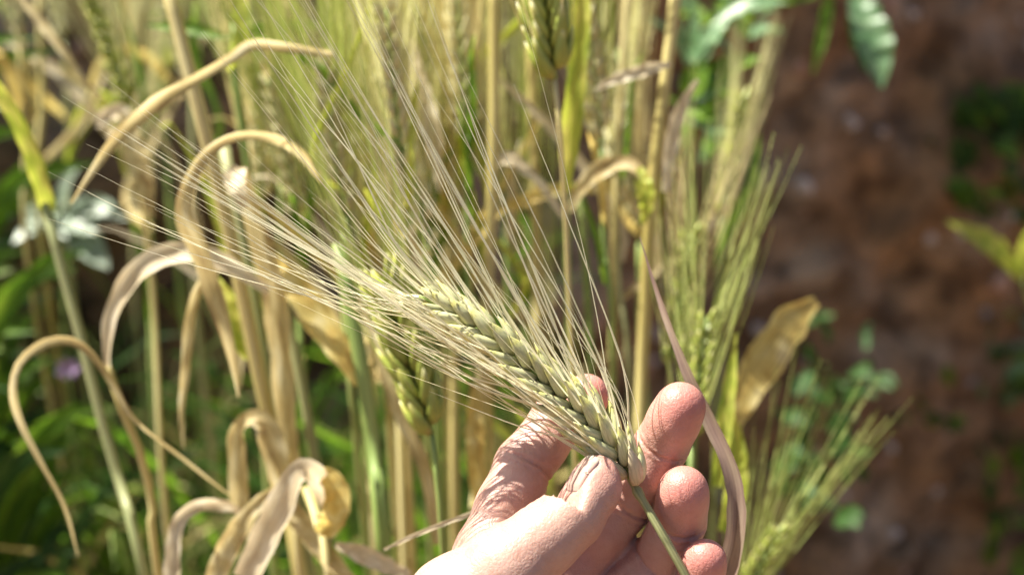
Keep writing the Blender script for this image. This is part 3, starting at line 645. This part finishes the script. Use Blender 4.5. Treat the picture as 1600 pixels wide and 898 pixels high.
leaf(p, [(420, 400, .58), (455, 440, .57), (500, 500, .565), (540, 560, .56), (562, 600, .56)], 52, 'gold', prof=[.4, .8, 1, .8, .3])
p = plant('slim blue-green straw standing just left of the thick green straw')
stem(p, [(425, 400, .59), (450, 500, .59), (475, 620, .59), (500, 760, .595), (520, 905, .60)], 18, 'stem_grey')
p = plant('dry brown tuft of curled bleached leaves at the lower left', cat='barley plant')
stem(p, [(478, 760, .55), (500, 830, .55), (515, 905, .555)], 18, 'stem_gold')
leaf(p, [(385, 905, .53), (410, 850, .525), (436, 795, .52), (462, 742, .518), (484, 735, .52), (500, 760, .53), (512, 800, .54)], 47, 'pale', prof=[.9, 1, .95, .85, .7, .7, .4], twist=tw(.3, .1, 1.0))
leaf(p, [(492, 738, .53), (515, 745, .527), (528, 775, .526), (518, 815, .53), (498, 832, .54)], 42, 'gold', prof=[.3, .9, 1, .9, .3])
leaf(p, [(330, 915, .54), (355, 860, .538), (380, 815, .536), (410, 780, .54), (440, 760, .55)], 36, 'dry', prof=[.8, 1, .9, .6, .3])
leaf(p, [(385, 805, .55), (360, 790, .548), (318, 786, .545), (285, 806, .542), (272, 840, .54), (268, 905, .54)], 30, 'pale', prof=[.6, .9, .8, .7, .8, .9], twist=tw(.8, .3, .1))
leaf(p, [(440, 770, .56), (475, 820, .555), (520, 875, .55), (575, 930, .545)], 34, 'dry')
leaf(p, [(372, 782, .55), (330, 750, .545), (290, 718, .54), (240, 680, .535), (205, 648, .53), (180, 605, .53), (150, 560, .53), (115, 533, .53), (72, 535, .53), (32, 565, .53), (20, 610, .53), (32, 660, .535), (65, 725, .54), (100, 790, .545), (122, 868, .55)], 15, 'dry', prof=[.4, .5, .55, .6, .75, .9, 1, .95, .9, .8, .7, .6, .5, .4, .1], twist=tw(.9, .3, 1.0))
leaf(p, [(525, 850, .53), (560, 862, .53), (600, 880, .53), (640, 900, .53)], 30, 'pale', prof=[.3, 1, .9, .6])
p = plant('green barley ear on a thin green stem, just below the awns of the held ear')
stem(p, [(674, 670, .50), (680, 720, .50), (686, 790, .505), (694, 905, .51)], 10, 'stem_green')
b = P(676, 678, .50); make_ear(p, b, P(612, 478, .50) - b, .060, KF, 'awn_grn', .09, 9, nodes=9, fat=1.55)
leaf(p, [(560, 460, .58), (590, 530, .575), (612, 600, .57), (634, 662, .57), (660, 720, .57), (674, 780, .575), (684, 850, .58)], 27, 'dry', prof=[.5, .9, 1, .9, .8, .7, .4])
p = plant('bleached thin grass stalk lying slantwise left of the hand', 'grass_stalk', None, 'grass stalk')
leaf(p, [(600, 858, .47), (642, 838, .465), (696, 816, .46), (735, 802, .46), (790, 775, .46)], 7, 'pale', 'blade', [.5, 1, 1, 1, .6])
# --- top left
p = plant('pale green barley ear blurred at the top left, with long fine awns')
stem(p, [(206, 175, .70), (222, 300, .70), (240, 480, .71), (270, 905, .72)], 10, 'stem_gold')
b = P(205, 165, .70); make_ear(p, b, P(140, -20, .70) - b, .075, KF, 'awn_far', .12, 8, nodes=9)
leaf(p, [(196, 175, .66), (206, 215, .66), (222, 275, .66), (235, 340, .665)], 40, 'dry', prof=[.5, 1, .9, .3])
leaf(p, [(20, -20, .66), (60, 30, .655), (95, 75, .65), (130, 125, .65), (165, 155, .65)], 16, 'dry')
leaf(p, [(150, 195, .68), (180, 175, .675), (200, 190, .67), (205, 240, .67)], 26, 'pale')
p = plant('upright green stalk with a bright yellow-green top, behind the diagonal dry leaf')
stem(p, [(368, 20, .64), (366, 110, .64), (384, 240, .645), (400, 400, .65), (430, 905, .66)], 14, 'stem_green')
leaf(p, [(350, -60, .64), (372, 0, .638), (378, 45, .636), (368, 90, .636), (362, 112, .64)], 28, 'yellow', prof=[.5, .9, 1, .8, .3])
leaf(p, [(372, 55, .66), (420, 45, .665), (470, 43, .67), (540, 40, .68)], 24, 'green', prof=[.4, 1, .9, .2])
leaf(p, [(360, 60, .66), (320, 50, .665), (280, 42, .67), (230, 40, .68)], 20, 'green', prof=[.4, 1, .9, .2])
# --- top middle
p = plant('plump green barley ear at the top edge, right of the middle')
stem(p, [(866, 118, .51), (876, 220, .515), (886, 400, .53), (900, 905, .56)], 9, 'stem_gold')
b = P(868, 124, .51); make_ear(p, b, P(840, -60, .505) - b, .066, KF, 'awn_gold', .10, 10, nodes=10, fat=1.65)
p = plant('upright yellow-green leaf glowing in the sun next to the plump ear')
leaf(p, [(884, 300, .56), (889, 230, .555), (898, 150, .55), (905, 80, .55), (908, 0, .55), (908, -80, .55)], 36, 'yellow', prof=[.4, .8, .9, .9, .8, .6])
stem(p, [(884, 290, .64), (886, 400, .645), (890, 560, .65), (896, 905, .66)], 12, 'stem_green')
p = plant('straight golden straw running down from the top middle')
stem(p, [(772, -60, .60), (772, 80, .60), (771, 240, .60), (764, 420, .605), (752, 600, .61), (745, 760, .615), (742, 905, .62)], 20, 'stem_gold', nodes=(16,))
leaf(p, [(640, 60, .62), (650, 120, .615), (664, 170, .61), (676, 215, .61), (688, 300, .615)], 34, 'pale', prof=[.3, .9, 1, .8, .2])
leaf(p, [(744, 600, .60), (742, 660, .60), (745, 730, .60), (752, 800, .605)], 30, 'gold', prof=[.5, 1, 1, .6])
p = plant('tan straw at right of the middle carrying two short bent dry leaves')
stem(p, [(1060, -60, .60), (1048, 60, .60), (1030, 200, .60), (1015, 340, .605), (1008, 480, .61), (1000, 640, .615), (990, 905, .62)], 22, 'stem_gold', nodes=(22,))
leaf(p, [(890, 330, .60), (915, 285, .595), (945, 262, .59), (978, 256, .585), (1000, 275, .58), (1008, 310, .58)], 30, 'dry', prof=[.3, .7, 1, .9, .8, .3], twist=tw(.4, .2, .8))
leaf(p, [(1000, 262, .582), (1006, 290, .578), (1010, 318, .578), (1004, 350, .58)], 30, 'yellow', prof=[.3, 1, .8, .2])
leaf(p, [(930, 140, .59), (960, 125, .588), (1000, 112, .586), (1048, 100, .59)], 20, 'pale', prof=[.2, .9, 1, .4])
leaf(p, [(1040, 300, .60), (1050, 220, .597), (1066, 165, .594), (1090, 125, .59)], 26, 'pale', prof=[.5, .9, .8, .2])
p = plant('golden bent leaf crossing behind the awns, right of the golden straw')
leaf(p, [(775, 330, .66), (810, 318, .655), (850, 302, .65), (890, 294, .65), (930, 300, .655)], 22, 'gold', prof=[.3, .8, 1, .8, .3])
leaf(p, [(760, 265, .62), (790, 248, .618), (815, 262, .616), (845, 290, .618), (880, 340, .62)], 28, 'pale', prof=[.2, 1, .8, .5, .2], twist=tw(.3, .8, .2))
stem(p, [(905, 290, .66), (915, 420, .66), (925, 600, .665), (930, 905, .67)], 13, 'stem_green')
# --- right
p = plant('long purplish dry leaf curving down right beside the fingertips', 'dry_leaf_blade', None, 'dry leaf')
leaf(p, [(1000, 370, .435), (1022, 440, .435), (1048, 515, .432), (1078, 590, .43), (1108, 655, .43), (1136, 715, .428), (1150, 770, .428), (1150, 830, .43), (1138, 885, .435), (1118, 950, .44), (1100, 1060, .46)][::-1], 33, 'purple', 'blade', [.85, 1, 1, .95, .9, .8, .7, .55, .4, .25, .06], tw(.25, .35, .9), .3, .02, 70)
b = P(1100, 1060, .46); stem(p, [(1100, 1050, .46), (1102, 1120, .465)], 10, 'stem_gold')
p = plant('green barley ear with upright awns, standing right of the middle finger')
stem(p, [(1080, 680, .56), (1078, 760, .56), (1072, 905, .57)], 10, 'stem_green')
b = P(1080, 690, .56); make_ear(p, b, P(1104, 500, .57) - b, .055, KF, 'awn_grn', .085, 14, nodes=10, fat=.8)
leaf(p, [(1120, 760, .55), (1130, 680, .55), (1140, 600, .555), (1150, 520, .56)], 26, 'yellow', prof=[.6, 1, .8, .1])
p = plant('second green-gold ear standing among the upright awns right of the tan straw')
stem(p, [(1048, 560, .62), (1044, 700, .62), (1040, 905, .63)], 10, 'stem_gold')
b = P(1048, 570, .62); make_ear(p, b, P(1075, 400, .63) - b, .065, KF, 'awn_gold', .085, 13, nodes=8)
p = plant('blurred barley ear against the bank, between the tan straw and the hanging leaf')
stem(p, [(1128, 330, .74), (1122, 450, .74), (1110, 905, .76)], 9, 'stem_green')
b = P(1128, 335, .74); make_ear(p, b, P(1160, 160, .74) - b, .068, KF, 'awn_far', .06, 9, nodes=9)
leaf(p, [(1122, 420, .74), (1140, 360, .735), (1170, 300, .73), (1186, 210, .73)], 22, 'green')
p = plant('barley ear fanning green awns up to the right, at the lower right')
stem(p, [(1145, 985, .60), (1140, 1060, .605)], 10, 'stem_green')
b = P(1145, 985, .60); make_ear(p, b, P(1196, 830, .60) - b, .050, KF, 'awn_grn', .088, 16, nodes=9, curve=.10, fat=.8)
leaf(p, [(1120, 700, .62), (1150, 640, .62), (1190, 570, .625), (1235, 505, .63), (1275, 470, .64)], 62, 'gold', prof=[.35, .7, 1, .95, .25], wav=.004, fold=.12)
leaf(p, [(1130, 830, .56), (1150, 760, .56), (1150, 690, .565), (1140, 640, .57)], 34, 'yellow', prof=[.5, 1, .9, .2])

# ------------------------------------------------------------------ packed barley further back
fr_ = random.Random(21)
def filler(px, py, d, lean, km, am, label, group, ear_len=.072, awn=.135):
    p = plant(label, 'barley_plant', group)
    b = P(px, py, d); foot_px = px + lean * -90 * .4 + fr_.uniform(-30, 30)
    stem(p, [(px, py, d), (px + fr_.uniform(-6, 10), py + 160, d), (px + fr_.uniform(5, 25), py + 420, d + .01)], fr_.uniform(7, 12), fr_.choice(['stem_gold', 'stem_green', 'stem_green', 'stem_grey']))
    top = P(px - 60 * lean + fr_.uniform(-25, 25), py - 190, d + fr_.uniform(-.02, .02)); make_ear(p, b, top - b, ear_len, km, am, awn, fr_.uniform(6, 11), fr_, True)
    for k in range(fr_.choice([0, 1, 1, 2])):
        y0 = py + fr_.uniform(-20, 300); dx = fr_.uniform(-60, 60); ht = fr_.uniform(140, 260)
        leaf(p, [(px + 6, y0, d), (px + 6 + dx * .3, y0 - ht * .4, d - .01), (px + dx * .7, y0 - ht * .8, d - .01), (px + dx * 1.2, y0 - ht, d - .02)], fr_.uniform(10, 24), fr_.choice(['yellow', 'gold', 'green', 'yellow', 'green', 'pale']), twist=tw(fr_.uniform(-.6, .6), fr_.uniform(-.6, .6), fr_.uniform(-1.2, 1.2)), n=20)
    for k in range(fr_.choice([1, 1, 2])):
        x0 = px + fr_.uniform(-70, 70); y0 = py + fr_.uniform(-120, 260); an = math.radians(fr_.choice([-1, -1, 1]) * fr_.uniform(15, 55)); ln = fr_.uniform(150, 330); dl = d + fr_.uniform(-.05, .03); x1 = x0 + math.sin(an) * ln; y1 = y0 - math.cos(an) * ln
        if x1 < 1040: leaf(p, [(px + 6, y0 + 60, d), (x0, y0, dl), ((x0 + x1) / 2 + 8, (y0 + y1) / 2 - 14, dl), (x1, y1, dl), (x1 + math.sin(an) * 40, y1 + 10, dl)], fr_.uniform(8, 20), fr_.choice(['dry', 'pale', 'gold', 'yellow', 'green']), twist=tw(fr_.uniform(-.7, .7), fr_.uniform(-.7, .7), fr_.uniform(-1.2, 1.2)), n=22)
    for k in range(fr_.choice([0, 0, 1, 1]) if px < 480 else 0):
        y0 = py + fr_.uniform(60, 420); x0 = px + 8; sg = fr_.choice([-1, 1]) if px < 900 else -1; w = fr_.uniform(18, 34); h = fr_.uniform(-130, -20); l = fr_.uniform(40, 130)
        leaf(p, [(x0, y0, d), (x0 + sg * l * .25, y0 + h * .7, d - .01), (x0 + sg * l * .6, y0 + h, d - .02), (x0 + sg * l * .95, y0 + h * .5, d - .03), (x0 + sg * l * 1.1, y0 + h * .5 + fr_.uniform(40, 160), d - .03)], w, fr_.choice(['dry', 'gold', 'green', 'yellow', 'pale', 'green']), twist=tw(fr_.uniform(-.5, .5), fr_.uniform(-.5, .5), fr_.uniform(-.8, .8)), n=26)
LAB_C = 'one of the blurred barley plants packed together behind the awns, upper middle'
LAB_L = 'one of the scattered blurred barley plants among the weeds on the left'
spots = [(470, 190, .66), (520, 120, .72), (560, 260, .62), (600, 150, .68), (640, 330, .70), (668, 210, .60), (705, 120, .74), (735, 340, .62), (790, 180, .70), (820, 300, .76), (570, 60, .60), (650, 40, .66), (730, 30, .62), (930, 200, .72), (965, 110, .66), (1000, 220, .74), (500, 330, .76), (440, 90, .74), (860, 380, .74), (950, 360, .70), (690, 420, .72), (1060, 300, .76), (610, 420, .76), (540, 20, .66), (615, -10, .72), (690, 10, .68), (480, 40, .62), (760, 90, .66), (940, 30, .62), (1010, 60, .68), (580, 330, .66), (660, 260, .66), (720, 220, .68), (540, 190, .60), (630, 100, .58), (800, 60, .64), (410, 160, .70)]
spots.remove((1060, 300, .76)); spots = [q for k, q in enumerate(spots) if k % 3 != 1]
for x, y, d in spots:
    y = y * .8 + 190
    g = fr_.random() < .4
    filler(x, y, d, fr_.uniform(.2, 1.0), KG if g else KF, fr_.choice(['awn_gold', 'awn_far', 'awn_grn', 'awn_far']), LAB_C, 'barley packed behind the awns')
for x, y, d in [(30, 60, .86), (110, 240, .92), (300, 120, .84), (390, 250, .82), (230, 300, .95), (330, 380, .9), (60, -20, .95), (170, 20, .9), (260, 40, .95), (340, 10, .9), (100, 60, 1.0), (20, 180, .95), (200, 120, 1.0), (400, 60, .8)][::2]:
    filler(x, y, d, fr_.uniform(0, .8), KF, 'awn_far', LAB_L, 'barley among the weeds')

for x0, x1, x2, d, ww, lb in [(588, 602, 640, .64, 26, 'broad tan straw in the upper middle, left of the pale hanging leaf'), (530, 548, 590, .68, 20, 'golden straw left of the broad tan straw, upper middle'), (700, 705, 712, .66, 16, 'thin gold straw between the broad tan straw and the straight golden straw'), (985, 968, 950, .66, 14, 'reddish thin straw left of the tan straw at right of the middle'), (825, 832, 845, .70, 18, 'golden straw below and left of the plump ear')]:
    p = plant(lb); stem(p, [(x0, -60, d), (x1, 180, d), ((x1 + x2) / 2, 420, d), (x2, 905, d + .01)], ww, 'stem_gold')
# ------------------------------------------------------------------ weeds with broad leaves
def ovate(parent, a, b, wpx, mat, droop=.12, name='leaf', fold=.18):
    A, B = P(*a), P(*b); mid = (A + B) / 2 + Vector((0, 0, (A - B).length * droop)); pp = spline([tuple(A), tuple(mid), tuple(B)], 14)
    d = (a[2] + b[2]) / 2; ww = np.interp(np.linspace(0, 1, 14), [0, .08, .3, .55, .8, 1], [.08, .35, .95, 1, .6, .03]) * wpx * d / FPX
    up = (Vector((0, 0, 1)) * .8 - FWD * .6 + Vector((rnd.uniform(-.75, .1), rnd.uniform(-.2, .2), 0))).normalized()
    v, f, uv = ribbon(pp, ww, None, fold, 6, .06, rnd.uniform(0, 40), up); return obj(name, meshdata(name, v, f, M[mat], True, uv), parent)
w = thing('broadleaf_weed', 'pale shiny broad-leaved weed at the left edge, half way up', 'weed', 'broad-leaved weeds')
stem(w, [(90, 330, .98), (100, 450, .99), (110, 620, 1.0)], 6, 'stem_green')
for a, b_, ww in [((92, 330), (122, 262), 38), ((95, 335), (150, 365), 58), ((88, 335), (40, 350), 50), ((100, 330), (200, 342), 40), ((90, 345), (105, 372), 48), ((85, 330), (60, 300), 40), ((95, 350), (20, 380), 50), ((100, 360), (170, 420), 50)]:
    ovate(w, (*a, .98), (*b_, .96), ww, 'painted_sheen')
w = thing('broadleaf_weed', 'glossy weed with white-shining leaves right of the tan straw, near the top', 'weed', 'broad-leaved weeds')
stem(w, [(1075, 170, .78), (1080, 300, .79), (1090, 520, .80)], 7, 'stem_green')
for a, b_, ww in [((1075, 160), (1160, 128), 42), ((1078, 170), (1145, 160), 34), ((1075, 170), (1120, 190), 36), ((1070, 160), (1110, 95), 46), ((1085, 150), (1190, 90), 50), ((1080, 120), (1140, 30), 50), ((1070, 100), (1090, 20), 40), ((1110, 40), (1230, 5), 40), ((1080, 190), (1170, 215), 46)]:
    ovate(w, (*a, .78), (*b_, .77), ww, rnd.choice(['glossy', 'glossy', 'green']))
w = thing('hanging_weed', 'broad green leaf hanging down from the top edge against the bank', 'weed')
stem(w, [(1250, -60, .95), (1300, -20, .95), (1345, -5, .95)], 8, 'stem_green', to_ground=False)
gp = bank_point(.36, 112); v, f, uv = tube(spline([gp, (P(1200, -90, 1.05)), P(1250, -60, .95)], 12), np.full(12, .002), 6); obj('stem', meshdata('root_stem', v, f, M['stem_green'], True, uv), w)
leaf(w, [(1335, -10, .95), (1352, 30, .94), (1366, 75, .935), (1376, 138, .935)], 56, 'glossy', prof=[.3, .9, 1, .85, .1], fold=.3)
leaf(w, [(1335, -10, .96), (1338, 30, .96), (1346, 70, .96), (1350, 112, .96)], 36, 'dkgreen', prof=[.3, .9, 1, .1])
leaf(w, [(1298, -20, .95), (1290, 30, .95), (1280, 75, .95), (1270, 115, .95)], 20, 'green', prof=[.4, 1, .8, .1])
leaf(w, [(1300, -18, .95), (1230, -5, .94), (1170, 5, .93), (1110, 0, .93)], 26, 'green', prof=[.4, 1, .8, .1])
w = thing('weed_sprout', 'bright yellow-green pointed leaf at the right edge before the bank', 'weed')
stem(w, [(1600, 440, .98), (1608, 470, 1.05), (1615, 490, 1.5)], 8, 'stem_green', to_ground=False)
for a, b_, ww in [((1600, 430), (1478, 345), 46), ((1600, 435), (1640, 330), 50), ((1598, 440), (1545, 395), 30)]: ovate(w, (*a, .98), (*b_, .96), ww, 'yellow', .05)
def bank_depth(px, py):
    d = .8
    while d < 2.2:
        q = P(px, py, d)
        if q.z < ground_z(q.x, q.y): break
        d += .01
    return d
def bush(label, centre, spread, d, n, mats, size, seed, name='leafy_weed', dd=.08):
    r = random.Random(seed); w = thing(name, label, 'weed', 'leafy weeds'); cx, cy = centre
    if d is None: d = bank_depth(cx, cy) - .04; dd = .03
    stem(w, [(cx, cy, d), (cx + 4, cy + 25, d + .04), (cx + 8, cy + 40, d + .22)], 6, 'stem_green', to_ground=False)
    for k in range(n):
        a = r.uniform(0, 6.28); q = math.sqrt(r.random()); x, y = cx + math.cos(a) * q * spread[0], cy + math.sin(a) * q * spread[1]; dl = d + r.uniform(-dd, dd)
        an = r.uniform(-2.6, .5); l = r.uniform(.6, 1.3) * size; ovate(w, (x, y, dl), (x + math.cos(an) * l, y + math.sin(an) * l, dl - .02), l * r.uniform(.45, .7), r.choice(mats), r.uniform(0, .25))
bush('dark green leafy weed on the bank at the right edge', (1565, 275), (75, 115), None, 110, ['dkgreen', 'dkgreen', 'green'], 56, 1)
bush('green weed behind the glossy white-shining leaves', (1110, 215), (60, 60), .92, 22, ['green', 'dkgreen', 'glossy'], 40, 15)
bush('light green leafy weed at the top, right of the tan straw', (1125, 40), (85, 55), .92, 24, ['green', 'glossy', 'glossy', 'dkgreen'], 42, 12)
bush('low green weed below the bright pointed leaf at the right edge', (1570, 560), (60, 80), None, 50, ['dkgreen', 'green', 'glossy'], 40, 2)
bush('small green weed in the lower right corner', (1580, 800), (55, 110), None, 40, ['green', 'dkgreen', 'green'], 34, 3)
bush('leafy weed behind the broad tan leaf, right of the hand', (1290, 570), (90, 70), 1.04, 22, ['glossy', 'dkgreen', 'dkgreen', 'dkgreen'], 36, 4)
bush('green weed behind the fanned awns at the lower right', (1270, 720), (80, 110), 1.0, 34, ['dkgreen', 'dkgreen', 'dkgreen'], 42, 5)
bush('small weed rooted in the middle of the bank', (1480, 250), (40, 25), None, 12, ['dkgreen', 'dkgreen'], 30, 8)
bush('weed leaves low on the bank, right of the fanned awns', (1440, 640), (60, 60), None, 14, ['dkgreen', 'green'], 26, 9)
w = thing('purple_flower', 'small purple wild flower low on the left', 'flower'); b = P(108, 575, .85)
stem(w, [(108, 577, .85), (112, 650, .86), (120, 780, .87)], 3, 'stem_green')
for k in range(7):
    a = k / 7 * 6.283; e = b + (RGT * math.cos(a) + UPV * math.sin(a) * .8 - FWD * .4) * .0085
    v, f, uv = ribbon(spline([tuple(b), tuple((b + e) / 2 - FWD * .001), tuple(e)], 6), np.array([.001, .003, .0045, .005, .004, .0015]), None, .1, 4); obj('petal', meshdata('petal', v, f, M['petal'], True, uv), w)

# ------------------------------------------------------------------ uncountable undergrowth
ur = random.Random(5)
def undergrowth(name, label, n, xr, dr, zr, mats, lr, wr, upr=(.2, 1.3)):
    VV, FF, UU, MI = [], [], [], []; T = []
    for i in range(60):                                   # sixty different blades, then turned and scattered
        up = ur.uniform(*upr); L = ur.uniform(*lr); k = 6
        pp = [np.array([L * u * .5, .03 * L * math.sin(u * 3 + i), up * L * (u - .55 * u * u)]) for u in np.linspace(0, 1, k)]
        v, f, uv = ribbon(pp, np.array([.4, .8, 1, .9, .6, .05]) * ur.uniform(*wr), None, .2, 2, 0, 0, np.array([ur.uniform(-.4, .4), -.8, .6]))
        T.append((np.array(v), f, uv))
    for i in range(n):
        d = ur.uniform(*dr); px = ur.uniform(*xr); c = P(px, 449, d); z = ur.uniform(*zr); v, f, uv = T[i % 60]
        a = ur.uniform(0, 6.28)
        if px > 700: a = ur.uniform(1.9, 4.4)
        ca, sa = math.cos(a), math.sin(a); o = len(VV)
        VV += (v @ np.array([[ca, sa, 0], [-sa, ca, 0], [0, 0, 1]]) + np.array([c.x, c.y, z])).tolist()
        UU += uv; FF += [tuple(q + o for q in g) for g in f]; MI += [ur.randrange(len(mats))] * len(f)
    me = meshdata(name, VV, FF, None, True, UU)
    for m in mats: me.materials.append(M[m])
    me.polygons.foreach_set('material_index', MI)
    o = obj(name, me); o['kind'] = 'stuff'; o['label'] = label; o['category'] = 'undergrowth'; return o
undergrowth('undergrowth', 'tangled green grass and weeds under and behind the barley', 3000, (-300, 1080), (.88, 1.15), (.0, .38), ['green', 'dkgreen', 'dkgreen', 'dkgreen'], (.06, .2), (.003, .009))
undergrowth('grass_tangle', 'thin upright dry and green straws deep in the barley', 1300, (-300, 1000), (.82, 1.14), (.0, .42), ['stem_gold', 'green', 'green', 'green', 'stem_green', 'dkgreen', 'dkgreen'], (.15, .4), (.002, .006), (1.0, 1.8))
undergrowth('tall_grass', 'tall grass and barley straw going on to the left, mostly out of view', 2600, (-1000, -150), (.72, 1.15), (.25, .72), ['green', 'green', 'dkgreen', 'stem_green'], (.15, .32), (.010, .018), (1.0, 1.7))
